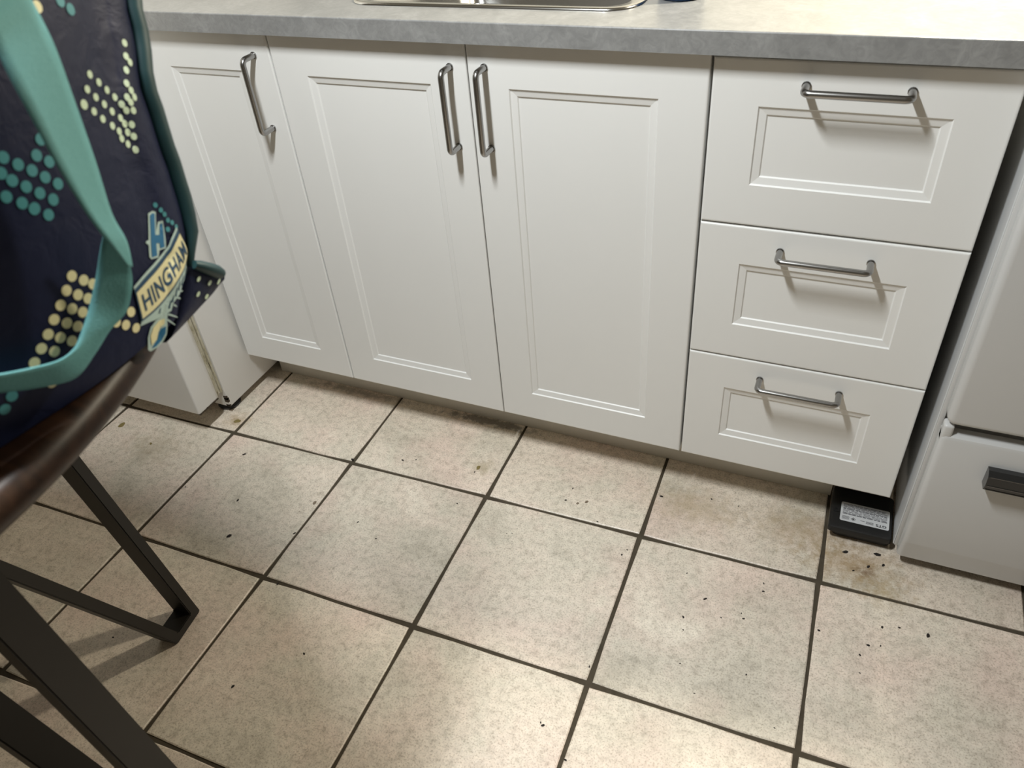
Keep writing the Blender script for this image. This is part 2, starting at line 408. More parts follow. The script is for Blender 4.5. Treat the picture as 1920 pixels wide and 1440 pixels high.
# ------------------------------------------------------------------ fridge
FX = -0.315
fr = empty('fridge', (FX - 0.30, 0.2, 0)); tag(fr, 'old white fridge with a grimy door gasket left of the cabinets', 'fridge')
def L(x, y, z): return (x - fr.location.x, y - fr.location.y, z)
bm = bmesh.new(); lx = -fr.location.x; ly = -fr.location.y
box(bm, FX - 0.60 + lx, FX + lx, -0.098 + ly, 0.50 + ly, 0.022, 1.62, 0.004, 2)
finish('body', bm, M['fridge'], fr, 40)
def fridge_door(name, z0, z1):
    """rounded slab; its lower inner corner is chipped"""
    bm = bmesh.new()
    box(bm, FX - 0.602 + lx, FX - 0.0005 + lx, -0.186 + ly, -0.1165 + ly, z0, z1, 0.005, 3)
    return finish(name, bm, M['fridge'], fr, 40)
dl = fridge_door('fridge_door', 0.068, 1.12); df = fridge_door('freezer_door', 1.13, 1.62)
for dd, z0, z1 in ((dl, 0.072, 1.115), (df, 1.135, 1.615)):
    bm = bmesh.new()
    for q in range(3): box(bm, FX - 0.594 + lx, FX - 0.0035 - 0.003 * (q % 2) + lx, -0.1166 + q * 0.0062 + ly, -0.1110 + q * 0.0062 + ly, z0, z1, 0.001, 1)
    finish('gasket', bm, M['gasket'], dd)
    bm = bmesh.new()
    hz0 = z1 - 0.42 if z0 < 0.5 else z0 + 0.05
    tube(bm, [(FX - 0.55 + lx, -0.186 + ly, hz0), (FX - 0.55 + lx, -0.222 + ly, hz0 + 0.03), (FX - 0.55 + lx, -0.222 + ly, hz0 + 0.27), (FX - 0.55 + lx, -0.186 + ly, hz0 + 0.30)], 0.010, 12)
    finish('handle', bm, M['fridge'], dd, 50)
bm = bmesh.new()   # ragged chips where the enamel has flaked off
rr = random.Random(3); yy = -0.184
while yy < -0.120:
    w = rr.uniform(0.004, 0.009); hh = rr.uniform(0.001, 0.0035)
    box(bm, FX - 0.010 + lx, FX + 0.0002 + lx, yy + ly, yy + w + ly, 0.0672, 0.0685 + hh); yy += w * 1.25
for q in range(8):
    z = 0.024 + rr.uniform(0, 0.03); box(bm, FX - 0.01 + lx, FX + 0.0003 + lx, -0.0985 + ly, -0.0985 + rr.uniform(0.002, 0.006) + ly, z, z + rr.uniform(0.002, 0.006))
tag(finish('chipped_edge', bm, M['rust'], fr), kind='stuff')
for x, y in ((FX - 0.035, -0.066), (FX - 0.56, -0.066), (FX - 0.035, 0.45), (FX - 0.56, 0.45)):
    bm = bmesh.new(); lathe(bm, [(0, 0.0008), (0.026, 0.0008), (0.028, 0.006), (0.022, 0.012), (0.010, 0.014), (0.010, 0.024), (0, 0.024)], 20, x + lx, y + ly)
    finish('foot', bm, M['black_plastic'], fr, 40)

# ------------------------------------------------------------------ stove
VX0, VX1 = 1.1665, 1.925
st = empty('stove', ((VX0 + VX1) / 2, 0.25, 0)); tag(st, 'white freestanding stove with a bottom drawer right of the cabinets', 'stove')
ox, oy = -st.location.x, -st.location.y
bm = bmesh.new()
box(bm, VX0 + ox, VX0 + 0.012 + ox, -0.028 + oy, 0.60 + oy, 0.030, 0.895, 0.001, 1)
finish('side_panel', bm, M['stove_side'], st)
bm = bmesh.new(); box(bm, VX1 - 0.012 + ox, VX1 + ox, -0.028 + oy, 0.60 + oy, 0.030, 0.895, 0.001, 1); finish('side_panel', bm, M['stove_side'], st)
bm = bmesh.new(); box(bm, VX0 + 0.0125 + ox, VX1 - 0.0125 + ox, -0.022 + oy, 0.60 + oy, 0.050, 0.894, 0.002, 1); finish('body', bm, M['stove'], st)
for x in (VX0 + 0.0012, VX1 - 0.0090):   # front posts of the frame, seen as a pale line beside the door
    bm = bmesh.new(); box(bm, x + ox, x + 0.0078 + ox, -0.0345 + oy, -0.0285 + oy, 0.035, 0.893, 0.0012, 2); finish('frame_post', bm, M['stove'], st, 40)
def slab(name, z0, z1, y0, y1, r, low=False):
    """pressed enamel front with soft rounded edges"""
    bm = bmesh.new(); x0, x1 = VX0 + 0.0075 + ox, VX1 - 0.0075 + ox
    loops = []
    prof = [(0.0, y1), (0.0, y0 + r)] + [(r * (1 - math.cos(a)), y0 + r * (1 - math.sin(a))) for a in [math.pi / 2 * q / 6 for q in range(1, 7)]]
    for ins, y in prof:
        loops.append([(x, y + oy, z) for x, z in round_rect(x0 + ins, x1 - ins, z0 + ins, z1 - ins, max(0.012 - ins, 0.002) + 0.002, 5)])
    loft(bm, loops, True, True)
    return finish(name, bm, M['stove'], st, 50)
slab('oven_door', 0.352, 0.800, -0.060, -0.0345, 0.010)
# bottom drawer: flat face above, face breaking back under its lower edge
bm = bmesh.new(); x0, x1 = VX0 + 0.0075 + ox, VX1 - 0.0075 + ox
prof = [(-0.0345, 0.330), (-0.052, 0.330), (-0.0575, 0.3275), (-0.060, 0.322), (-0.060, 0.078), (-0.0588, 0.073), (-0.050, 0.028), (-0.0345, 0.028)]
loops = []
for ins, dy in ((0.0, 0.0085), (0.0008, 0.0045), (0.003, 0.0016), (0.0065, 0.0003), (0.010, 0.0)):
    loops.append([(x0 + ins, y + dy * (1 if y < -0.04 else 0) + oy, z) for y, z in prof])
for ins, dy in ((0.010, 0.0), (0.0065, 0.0003), (0.003, 0.0016), (0.0008, 0.0045), (0.0, 0.0085)):
    loops.append([(x1 - ins, y + dy * (1 if y < -0.04 else 0) + oy, z) for y, z in prof])
loft(bm, loops, True, True)
drawer = finish('drawer', bm, M['stove'], st, 40)
for x in (VX0 + 0.0100, VX1 - 0.0265):      # corner lugs that stand up beside the gap
    bm = bmesh.new(); box(bm, x + ox - 0.0025, x + 0.0130 + ox, -0.0572 + oy, -0.0350 + oy, 0.312, 0.3490, 0.0045, 3); finish('corner_lug', bm, M['stove'], drawer, 50)
def bar_handle(parent, x0, x1, z, yf):
    bm = bmesh.new(); prof = [(yf, 0.0155), (yf - 0.012, 0.0175), (yf - 0.022, 0.012), (yf - 0.0245, -0.004), (yf - 0.020, -0.0165), (yf, -0.0190)]
    loft(bm, [[(x + ox, y + oy, z + zz) for y, zz in prof] for x in (x0, x1)], True, True)
    h = finish('handle', bm, M['handle_black'], parent); h['label'] = 'glossy black bar handle'
    for zz, yy in ((0.0125, -0.0222), (-0.0035, -0.0250), (-0.0150, -0.0212)):
        bm = bmesh.new(); tube(bm, [(x0 + 0.003 + ox, yf + yy + oy, z + zz), (x1 - 0.003 + ox, yf + yy + oy, z + zz)], 0.0007, 6); finish('trim_line', bm, M['handle_trim'], h)
    return h
bar_handle(drawer, 1.251, 1.84, 0.272, -0.0598)
bar_handle(st, 1.24, 1.85, 0.755, -0.0598)
bm = bmesh.new(); box(bm, VX0 + ox, VX1 + ox, -0.030 + oy, 0.60 + oy, 0.8955, 0.915, 0.006, 3); finish('cooktop', bm, M['stove'], st, 40)
bm = bmesh.new(); box(bm, VX0 + ox, VX1 + ox, -0.050 + oy, -0.031 + oy, 0.806, 0.912, 0.006, 3); finish('control_panel', bm, M['stove'], st, 40)
for x, y, r in ((1.36, 0.12, 0.075), (1.73, 0.12, 0.095), (1.36, 0.42, 0.095), (1.73, 0.42, 0.075)):
    bm = bmesh.new()
    for q in range(4):
        rq = r * (0.35 + 0.2 * q); tube(bm, [(x + ox + rq * math.cos(t * math.pi / 12), y + oy + rq * math.sin(t * math.pi / 12), 0.9205) for t in range(25)], 0.005, 8, False)
    finish('burner_coil', bm, M['black_plastic'], st, 60)
for x, y in ((VX0 + 0.05, 0.03), (VX1 - 0.05, 0.03), (VX0 + 0.05, 0.55), (VX1 - 0.05, 0.55)):
    bm = bmesh.new(); lathe(bm, [(0, 0.0008), (0.018, 0.0008), (0.018, 0.010), (0.009, 0.014), (0.009, 0.052), (0, 0.052)], 16, x + ox, y + oy); finish('foot', bm, M['black_plastic'], st, 40)

# ------------------------------------------------------------------ black bait box with its label
BX0, BX1, BY0, BY1, BH = 1.0535, 1.1640, -0.0255, 0.0860, 0.034
bs = empty('bait_box', ((BX0 + BX1) / 2, (BY0 + BY1) / 2, 0)); tag(bs, 'black plastic bait box with a printed label on the floor between drawers and stove', 'bait box')
bx, by = -bs.location.x, -bs.location.y
bm = bmesh.new()
def rr3(x0, x1, y0, y1, r, z): return [(x + bx, y + by, z) for x, y in round_rect(x0, x1, y0, y1, r, 4)]
loft(bm, [rr3(BX0 + 0.011, BX1 - 0.001, BY0 + 0.014, BY1, 0.008, 0.0008), rr3(BX0 + 0.010, BX1, BY0 + 0.011, BY1, 0.008, 0.004), rr3(BX0 + 0.008, BX1, BY0 + 0.008, BY1, 0.007, 0.0218)], True, True)
finish('base', bm, M['black_plastic'], bs, 40)
bm = bmesh.new()
loft(bm, [rr3(BX0, BX1, BY0, BY1, 0.006, 0.022), rr3(BX0, BX1, BY0, BY1, 0.006, 0.030), rr3(BX0 + 0.0015, BX1 - 0.0015, BY0 + 0.0015, BY1 - 0.0015, 0.006, 0.033), rr3(BX0 + 0.005, BX1 - 0.005, BY0 + 0.005, BY1 - 0.005, 0.005, 0.034)], True, True)
lid = finish('lid', bm, M['black_plastic'], bs, 40)
bm = bmesh.new(); lathe(bm, [(0, 0.0338), (0.006, 0.0338), (0.006, 0.0352), (0.003, 0.0352), (0.003, 0.0342), (0, 0.0342)], 16, BX0 + 0.011 + bx, 0.02 + by); finish('lock', bm, M['black_plastic'], lid, 40)
LXa, LXb, LYa, LYb, LZ = 1.0720, 1.1580, -0.0035, 0.0455, 0.0344
LC = 0.0205                                      # shift of the print rows to the label's middle
bm = bmesh.new(); loft(bm, [[(x + bx, y + by, LZ - 0.0006) for x, y in round_rect(LXa, LXb, LYa, LYb, 0.003, 4)], [(x + bx, y + by, LZ) for x, y in round_rect(LXa, LXb, LYa, LYb, 0.003, 4)]], True, True)
lab = finish('label', bm, M['label_white'], lid); lab['label'] = 'silver printed label reading GTS upside down'
def rect_print(parent, name, x0, x1, y0, y1, m, z=LZ + 0.0002, slant=0.0):
    bm = bmesh.new(); bm.faces.new([bm.verts.new((x + bx, y + by, z)) for x, y in ((x0, y0), (x1, y0), (x1, y1), (x0, y1))]); return finish(name, bm, m, parent)
bm = bmesh.new(); rr = random.Random(11)     # small print: rows of grey words
def word(x0, x1, y0, y1): bm.faces.new([bm.verts.new((x + bx, y + by, LZ + 0.0002)) for x, y in ((x0, y0), (x1, y0), (x1, y1), (x0, y1))])
y = -0.0065 + LC
for row in range(9):
    x = LXa + 0.004
    while x < LXb - 0.006:
        w = rr.uniform(0.004, 0.014); x2 = min(x + w, LXb - 0.004)
        word(x, x2, y, y + (0.0024 if row in (0, 4) else 0.0015)); x = x2 + rr.uniform(0.0008, 0.0022)
    y += 0.0032
for q in range(5): word(LXa + 0.0035, LXa + 0.016 + 0.001 * (q % 2), LC - 0.0195 + q * 0.0019, LC - 0.0186 + q * 0.0019)
for q in range(3): word(LXb - 0.040, LXb - 0.027, LC - 0.0195 + q * 0.0022, LC - 0.0183 + q * 0.0022)
word(LXb - 0.050, LXb - 0.042, LC - 0.0155, LC - 0.0143)
finish('small_print', bm, M['label_grey'], lab)
bm = bmesh.new()                              # diamond hazard mark
cx, cy = LXa + 0.0235, LC - 0.0158
for r0, r1 in ((0.0046, 0.0036), (0.0022, 0.0)):
    o4 = [(cx + r0 * a, cy + r0 * b) for a, b in ((1, 0), (0, 1), (-1, 0), (0, -1))]
    if r1:
        i4 = [(cx + r1 * a, cy + r1 * b) for a, b in ((1, 0), (0, 1), (-1, 0), (0, -1))]
        for q in range(4):
            bm.faces.new([bm.verts.new((p[0] + bx, p[1] + by, LZ + 0.0002)) for p in (o4[q], o4[(q + 1) % 4], i4[(q + 1) % 4], i4[q])])
    else: bm.faces.new([bm.verts.new((p[0] + bx, p[1] + by, LZ + 0.0002)) for p in o4])
finish('hazard_mark', bm, M['ink'], lab)

def text_mesh(body, bold=0.0, spacing=1.0):
    """flat outline of a word as a bmesh; height of a capital about 0.69"""
    cu = bpy.data.curves.new('word', 'FONT'); cu.body = body; cu.size = 1.0; cu.offset = bold; cu.space_character = spacing
    cu.resolution_u = 4; cu.fill_mode = 'FRONT'
    o = bpy.data.objects.new('word', cu); COL.objects.link(o)
    bpy.context.view_layer.update()
    dg = bpy.context.evaluated_depsgraph_get()
    me = bpy.data.meshes.new_from_object(o.evaluated_get(dg))
    bm = bmesh.new(); bm.from_mesh(me)
    bpy.data.objects.remove(o, do_unlink=True); bpy.data.curves.remove(cu); bpy.data.meshes.remove(me)
    return bm
bm = text_mesh('GTS', 0.025)
xs = [v.co.x for v in bm.verts]; ys = [v.co.y for v in bm.verts]
for v in bm.verts:
    tx = (v.co.x - min(xs)) / (max(xs) - min(xs)); ty = (v.co.y - min(ys)) / (max(ys) - min(ys))
    v.co = Vector((LXb - 0.0045 - tx * 0.0185 + bx, LC - 0.0145 - ty * 0.0062 + by, LZ + 0.0003))
finish('lettering', bm, M['ink'], lab)

# ------------------------------------------------------------------ round table on four bent-bar legs
TOX, TOY, TH0, RF, RO, RI, FW = 0.035, -0.992, 1.699, 0.369, 0.301, 0.006, 0.028
tb = empty('round_table', (TOX, TOY, 0)); tag(tb, 'round dark wood table on bent black metal bar legs', 'table')
bm = bmesh.new(); RT = 0.496
prof = [(0, 0.848), (RT - 0.020, 0.848)] + [(RT - 0.015 + 0.015 * math.cos(a), 0.863 + 0.015 * math.sin(a)) for a in [math.radians(-78 + 156 * q / 10) for q in range(11)]] + [(RT - 0.020, 0.878), (0, 0.878)]
lathe(bm, prof, 128); finish('table_top', bm, M['wood'], tb, 50)
def leg_mesh():
    bm = bmesh.new(); t, w, zt = 0.019, 0.038, 0.848
    path = [(RO, zt), (RF + FW, t / 2 + 0.0008), (RF - FW, t / 2 + 0.0008), (RI, zt)]
    def off(sgn):
        out = []
        for i, p in enumerate(path):
            P = Vector(p); ds = []
            if i > 0: ds.append((P - Vector(path[i - 1])).normalized())
            if i < 3: ds.append((Vector(path[i + 1]) - P).normalized())
            ns = [Vector((-dd.y, dd.x)) for dd in ds]
            if len(ns) == 1:
                q = P + ns[0] * sgn * t / 2 / abs(ns[0].x) * abs(ns[0].x)
                dd = ds[0]; q = q + dd * ((zt - q.y) / dd.y)
            else:
                m = (ns[0] + ns[1]).normalized(); q = P + m * sgn * t / 2 / m.dot(ns[0])
            out.append(q)
        return out
    A, B = off(1), off(-1)
    loops = [[(a.x, -w / 2, a.y), (a.x, w / 2, a.y), (b.x, w / 2, b.y), (b.x, -w / 2, b.y)] for a, b in zip(A, B)]
    loft(bm, loops, True, True)
    bmesh.ops.recalc_face_normals(bm, faces=bm.faces[:])
    bmesh.ops.bevel(bm, geom=bm.edges[:], offset=0.0016, segments=2, affect='EDGES')
    me = bpy.data.meshes.new('leg'); bm.to_mesh(me); bm.free(); me.materials.append(M['leg_metal']); return me
LM = leg_mesh()
for q in range(4):
    o = link('leg', LM, None, tb); o.rotation_euler = (0, 0, TH0 - q * (math.pi / 2 - (0.029 if q == 1 else 0)))

# ------------------------------------------------------------------ bag cloth and print layout (metres)
BA = (0.496, -0.928, 0.879)          # bottom of the front panel, at its left visible end
BE = (0.158, 0.98744, 0.0)           # along the front panel
BN = (0.98744, -0.158, 0.0)          # outward from the front panel
BAG_L, BAG_D, BAG_TOP = -0.20, 0.20, 1.235
def lerp_table(tab, z):
    if z <= tab[0][0]: return tab[0][1]
    for (z0, v0), (z1, v1) in zip(tab, tab[1:]):
        if z <= z1:
            k = (z - z0) / (z1 - z0); k = k * k * (3 - 2 * k)
            return v0 + (v1 - v0) * k
    return tab[-1][1]
S0 = [(0.879, 0.1391), (0.905, 0.1623), (0.925, 0.1769), (0.948, 0.1842), (0.98, 0.1889), (1.027, 0.1952), (1.071, 0.2144), (1.101, 0.2287), (1.15, 0.2327), (1.235, 0.2367)]
RC = 0.040
def bag_point(s, z, off=0.0):
    """point of the bag's cloth, s measured along the cloth round the bag from the front panel, z height"""
    s0 = lerp_table(S0, z)
    zz = (z - 0.879) / 0.356
    bul = 0.012 * math.sin(math.pi * min(max(zz, 0), 1)) * math.cos(min(max((s - (s0 + BAG_L) / 2) / (s0 - BAG_L), -0.5), 0.5) * math.pi) - 0.004 * max(0, 1 - zz * 14)
    bul -= 0.10 * (z - 0.879) + 1.6 * max(0.0, min(s, s0) - 0.05) ** 2
    q = RC * math.pi / 2
    if s <= s0:
        e, n, ne, nn = s, bul, 0.0, 1.0
    elif s <= s0 + q:
        f = (s - s0) / RC
        e, n = s0 + RC * math.sin(f), bul - RC * (1 - math.cos(f))
        ne, nn = math.sin(f), math.cos(f)
    else:
        e, n, ne, nn = s0 + RC, bul - RC - (s - s0 - q), 1.0, 0.0
    e += ne * off; n += nn * off
    return (BA[0] + BE[0] * e + BN[0] * n, BA[1] + BE[1] * e + BN[1] * n, z)
BANNER_TOP = [(0.1332, 0.9206), (0.1478, 0.9222), (0.1621, 0.9233), (0.1782, 0.9257), (0.1874, 0.93), (0.1969, 0.934)]
BANNER_BOT = [(0.1282, 0.9002), (0.1437, 0.8995), (0.1597, 0.901), (0.1744, 0.906), (0.1873, 0.9089), (0.1999, 0.912)]
H_OUT = [(0.1773, 0.9595), (0.1826, 0.9587), (0.1855, 0.9565), (0.1774, 0.945), (0.1834, 0.9494), (0.1877, 0.9483), (0.1859, 0.9433), (0.1831, 0.937), (0.1792, 0.9301), (0.172, 0.9322), (0.1681, 0.9287), (0.1607, 0.9316), (0.16, 0.9341), (0.1643, 0.9414), (0.1623, 0.9441), (0.1637, 0.945), (0.1663, 0.9442)]
H_IN = [(0.178, 0.9576), (0.1814, 0.9577), (0.1836, 0.9561), (0.1747, 0.9437), (0.1789, 0.9412), (0.1837, 0.9473), (0.1862, 0.9469), (0.1842, 0.9422), (0.1784, 0.9313), (0.1736, 0.933), (0.1752, 0.9364), (0.172, 0.9384), (0.1675, 0.9306), (0.1619, 0.9325), (0.1665, 0.9406)]
EMB = [(0.1278, 0.8993), (0.1431, 0.8983), (0.1611, 0.8991), (0.1792, 0.9053), (0.1995, 0.9087), (0.1953, 0.9046), (0.1855, 0.902), (0.1782, 0.8989), (0.1721, 0.8946), (0.1626, 0.893), (0.1574, 0.8888), (0.1534, 0.8892), (0.1484, 0.8827), (0.1484, 0.8891), (0.1399, 0.8917), (0.1352, 0.8935), (0.1258, 0.8964)]
G_OUT = [(0.1242, 0.8751), (0.128, 0.8836), (0.1339, 0.8894), (0.141, 0.8909), (0.1486, 0.8895), (0.1506, 0.8867), (0.1481, 0.8807), (0.1447, 0.875), (0.1397, 0.8715), (0.1325, 0.8712), (0.1257, 0.8726)]
G_CREAM = [(0.1285, 0.8765), (0.1308, 0.8838), (0.1359, 0.8879), (0.1429, 0.889), (0.1485, 0.8875), (0.1462, 0.8841), (0.1416, 0.8838), (0.1384, 0.8816), (0.1349, 0.8774)]
G_BLUE = [(0.1274, 0.8741), (0.1354, 0.877), (0.1395, 0.8808), (0.142, 0.8825), (0.1467, 0.8816), (0.144, 0.8767), (0.1386, 0.8734), (0.1319, 0.8728)]
STROKES = [(0.161, 0.894, 0.1653, 0.8977), (0.1664, 0.8959, 0.1714, 0.9014), (0.1716, 0.8981, 0.177, 0.9045), (0.1768, 0.8992, 0.1835, 0.9059), (0.1829, 0.9009, 0.1914, 0.9067), (0.1466, 0.8935, 0.1502, 0.8977), (0.1562, 0.8917, 0.161, 0.8961)]
HAIRS = [(0.1504, 0.8852, 0.1562, 0.876), (0.1531, 0.8883, 0.1631, 0.8785), (0.1617, 0.8914, 0.1652, 0.8872), (0.1673, 0.8944, 0.1787, 0.8851), (0.1741, 0.8957, 0.1803, 0.8922)]
STRAP1 = [([0.536, -0.8365, 1.1278], [0.5216, -0.7934, 1.1402]), ([0.5409, -0.8372, 1.1114], [0.5236, -0.7933, 1.1216]), ([0.5465, -0.8401, 1.0882], [0.5276, -0.7937, 1.0948]), ([0.5504, -0.8409, 1.0653], [0.5309, -0.7984, 1.0622]), ([0.5525, -0.8405, 1.0413], [0.5323, -0.8026, 1.0262]), ([0.5513, -0.8354, 1.01], [0.5353, -0.8088, 0.995]), ([0.5485, -0.8279, 0.9859], [0.5392, -0.8097, 0.9761]), ([0.542, -0.8179, 0.9619], [0.5405, -0.8143, 0.9596])]
STRAP2 = [([0.5267, -0.8118, 0.984], [0.5298, -0.8055, 0.962]), ([0.5217, -0.8177, 0.9707], [0.5275, -0.8074, 0.9473]), ([0.5183, -0.8266, 0.9549], [0.5266, -0.8127, 0.9363]), ([0.5163, -0.8388, 0.939], [0.5233, -0.8206, 0.9244]), ([0.518, -0.8539, 0.9277], [0.5208, -0.8364, 0.9187]), ([0.5203, -0.8649, 0.9228], [0.5183, -0.8517, 0.9099]), ([0.5203, -0.8774, 0.9226], [0.5153, -0.8707, 0.9022]), ([0.5178, -0.8933, 0.9277], [0.5098, -0.8925, 0.9095]), ([0.515, -0.9106, 0.935], [0.5066, -0.9122, 0.9202]), ([0.5125, -0.9259, 0.9435], [0.5041, -0.9279, 0.929])]
FLAP_LOW = [[0.4899, -0.7763, 0.8604], [0.49, -0.7632, 0.862], [0.4903, -0.7484, 0.8644], [0.4891, -0.7304, 0.8664], [0.4879, -0.7131, 0.8682], [0.4877, -0.7016, 0.8714]]
FLAP_UP = [[0.4937, -0.7653, 0.8735], [0.4954, -0.7545, 0.8843], [0.4964, -0.7419, 0.8968], [0.4962, -0.7303, 0.9049], [0.4936, -0.7154, 0.8945], [0.4902, -0.6983, 0.8805]]
FLAP_BIND = [[0.4974, -0.7295, 0.9066], [0.4982, -0.7247, 0.9025], [0.4982, -0.718, 0.8962], [0.4965, -0.7096, 0.8886], [0.4952, -0.7049, 0.8836]]
CRUMBS = [(-0.1947, -0.2071, 0.0065), (-0.115, -0.3299, 0.0049), (-0.0667, -0.4178, 0.0083), (0.1615, -0.6881, 0.0052), (-0.2556, -0.3366, 0.0032), (0.1685, -0.1045, 0.0048), (0.3425, -0.1809, 0.0034), (0.3384, -0.0854, 0.0035), (0.554, -0.0981, 0.0039), (0.5565, -0.0623, 0.0034), (0.6332, -0.1315, 0.0033), (0.1965, -0.0933, 0.003), (0.6841, -0.5631, 0.0046), (0.6793, -0.5602, 0.0028), (0.7203, -0.4399, 0.0034), (0.8444, -0.2909, 0.004), (0.7031, -0.1947, 0.0037), (0.7094, -0.1801, 0.0027), (0.872, -0.2404, 0.0051), (0.9429, -0.2583, 0.0036), (0.9375, -0.2487, 0.0025), (1.1448, -0.2396, 0.0046), (1.1636, -0.2337, 0.0031), (1.1904, -0.1867, 0.0037), (1.164, -0.1953, 0.0042), (1.2349, -0.1868, 0.0064), (1.1332, -0.263, 0.0036), (1.0657, -0.2382, 0.0041), (0.9063, -0.2694, 0.0025), (0.7363, -0.6021, 0.0036), (0.0583, -0.14, 0.0062), (0.9661, -0.3637, 0.0029), (0.8288, -0.196, 0.0026), (0.9635, -0.1716, 0.0032), (0.9655, -0.1894, 0.0037), (0.8504, -0.3163, 0.0025), (1.1357, -0.2972, 0.0025), (0.8605, -0.3813, 0.0024), (0.7357, -0.0243, 0.0056), (0.8326, 0.0014, 0.0034), (0.8871, 0.0005, 0.0028), (1.1095, -0.0888, 0.0033), (1.0924, -0.0493, 0.0078), (1.1472, -0.0365, 0.0089), (1.1338, -0.0711, 0.0055), (1.1584, -0.0585, 0.0055), (0.4829, -0.2166, 0.0022), (0.0597, -0.3658, 0.0046), (0.1046, -0.483, 0.0044), (0.4728, -0.2201, 0.0022), (-0.1525, -0.5279, 0.006), (-0.1166, -0.6889, 0.0034), (-0.0857, -0.5557, 0.0023), (1.0224, -0.4391, 0.0024), (0.8948, -0.4256, 0.0024), (0.2284, -0.321, 0.0028), (-0.5011, -0.3857, 0.0056), (0.2419, -0.5919, 0.0041), (0.1694, -0.2955, 0.0034)]
FLAKES = [(-0.5612, -0.2218, 0.0103), (0.3406, -0.0708, 0.0071), (0.0514, -0.2803, 0.0059), (0.596, -0.0883, 0.0045), (0.5798, -0.0986, 0.0039), (-0.4383, -0.2509, 0.0042), (-0.2871, -0.117, 0.0096)]
DOTS = {'mint': [(0.1811, 1.0585), (0.1729, 1.0517), (0.1643, 1.0449), (0.1864, 1.0514), (0.1776, 1.0447), (0.1703, 1.0379), (0.1913, 1.0444), (0.1827, 1.0379), (0.1752, 1.0308), (0.1961, 1.0376), (0.1872, 1.0311), (0.1813, 1.0235), (0.1988, 1.0317), (0.1927, 1.0243), (0.1854, 1.0179), (0.2167, 1.0494), (0.2225, 1.057), (0.2269, 1.0647), (0.2058, 1.0343), (0.2002, 1.0269), (0.1941, 1.0195), (0.2112, 1.0421), (0.2124, 1.0368), (0.207, 1.0303), (0.2061, 1.0248), (0.1994, 1.017), (0.1966, 1.0095), (0.1885, 1.0072), (0.193, 1.0011), (0.1932, 1.0137), (0.1848, 1.0129), (0.2239, 1.0525), (0.213, 1.0319)], 'teal': [(0.1897, 1.0968), (0.1839, 1.1034), (0.0912, 1.0407), (0.0892, 1.0271), (0.0809, 1.0205), (0.0976, 1.0335), (0.0954, 1.0203), (0.0879, 1.0131), (0.1118, 1.0332), (0.1041, 1.0269), (0.1016, 1.0132), (0.0936, 1.0069), (0.1179, 1.0265), (0.1101, 1.0198), (0.108, 1.0059), (0.1163, 1.0125), (0.1196, 1.0402), (0.0852, 1.0335), (0.0931, 1.0067), (0.1, 0.9993), (0.1079, 1.0057), (0.024, 0.909), (0.0165, 0.9035), (0.1879, 0.9607), (0.1903, 0.9556), (0.1917, 0.9515), (0.1923, 0.9464), (0.1951, 0.943), (0.1975, 0.9383), (0.1885, 0.9408)], 'cream': [(0.1628, 1.1054), (0.0947, 0.9579), (0.0866, 0.9517), (0.0783, 0.9454), (0.07, 0.9394), (0.062, 0.9329), (0.0539, 0.9269), (0.0458, 0.9209), (0.1009, 0.951), (0.0924, 0.9448), (0.0842, 0.9389), (0.0764, 0.9325), (0.0679, 0.9264), (0.0602, 0.9203), (0.1057, 0.9451), (0.0977, 0.9386), (0.0897, 0.9327), (0.0819, 0.9262), (0.0737, 0.9198), (0.0494, 0.9015), (0.1173, 0.917), (0.1235, 0.9107), (0.109, 0.9116), (0.1149, 0.9051), (0.1219, 0.8975)]}

# ------------------------------------------------------------------ shopping bag on the table
bag = empty('shopping_bag', (0.44, -0.93, 0.879)); tag(bag, 'navy shopping bag with dotted print and teal straps standing on the round table', 'bag')
bl = bag.location.copy()
def bp(s, z, off=0.0): return Vector(bag_point(s, z, off)) - bl
NZ = 30
zs = [0.879 + (BAG_TOP - 0.879) * q / NZ for q in range(NZ + 1)]
def bag_loop(z):
    s0 = lerp_table(S0, z); q = RC * math.pi / 2; out = []
    n1 = 26
    for i in range(n1): out.append(bp(BAG_L + (s0 - BAG_L) * i / n1, z))
    for i in range(13): out.append(bp(s0 + q * i / 12, z))
    nR = (bp(s0 + q, z) + bl - Vector(BA)).dot(Vector(BN)); nL = (bp(BAG_L, z) + bl - Vector(BA)).dot(Vector(BN))
    for i in range(1, 9): out.append(bp(s0 + q + (nR + BAG_D - RC) * i / 8, z))
    e0, e1, nb = s0 + RC, BAG_L, -BAG_D
    def pt(e, n): return Vector((BA[0] + BE[0] * e + BN[0] * n, BA[1] + BE[1] * e + BN[1] * n, z)) - bl
    for i in range(1, 6): a = i / 6 * math.pi / 2; out.append(pt(e0 - RC + RC * math.cos(a), nb + RC - RC * math.sin(a)))
    for i in range(13): out.append(pt(e0 - RC + (e1 - e0 + RC) * i / 12, nb))
    for i in range(1, 6): a = i / 6 * math.pi / 2; out.append(pt(e1 - RC * math.sin(a), nb + RC - RC * math.cos(a)))
    for i in range(7): out.append(pt(e1 - RC, nb + RC + (nL - 2 * RC - nb) * i / 6))
    for i in range(1, 6): a = i / 6 * math.pi / 2; out.append(pt(e1 - RC * math.cos(a), nL - RC + RC * math.sin(a)))
    return out
bm = bmesh.new(); loft(bm, [bag_loop(z) for z in zs], True, False)
body = finish('bag_body', bm, M['navy'], bag, 70)
md = body.modifiers.new('cloth_thickness', 'SOLIDIFY'); md.thickness = 0.002; md.offset = -1
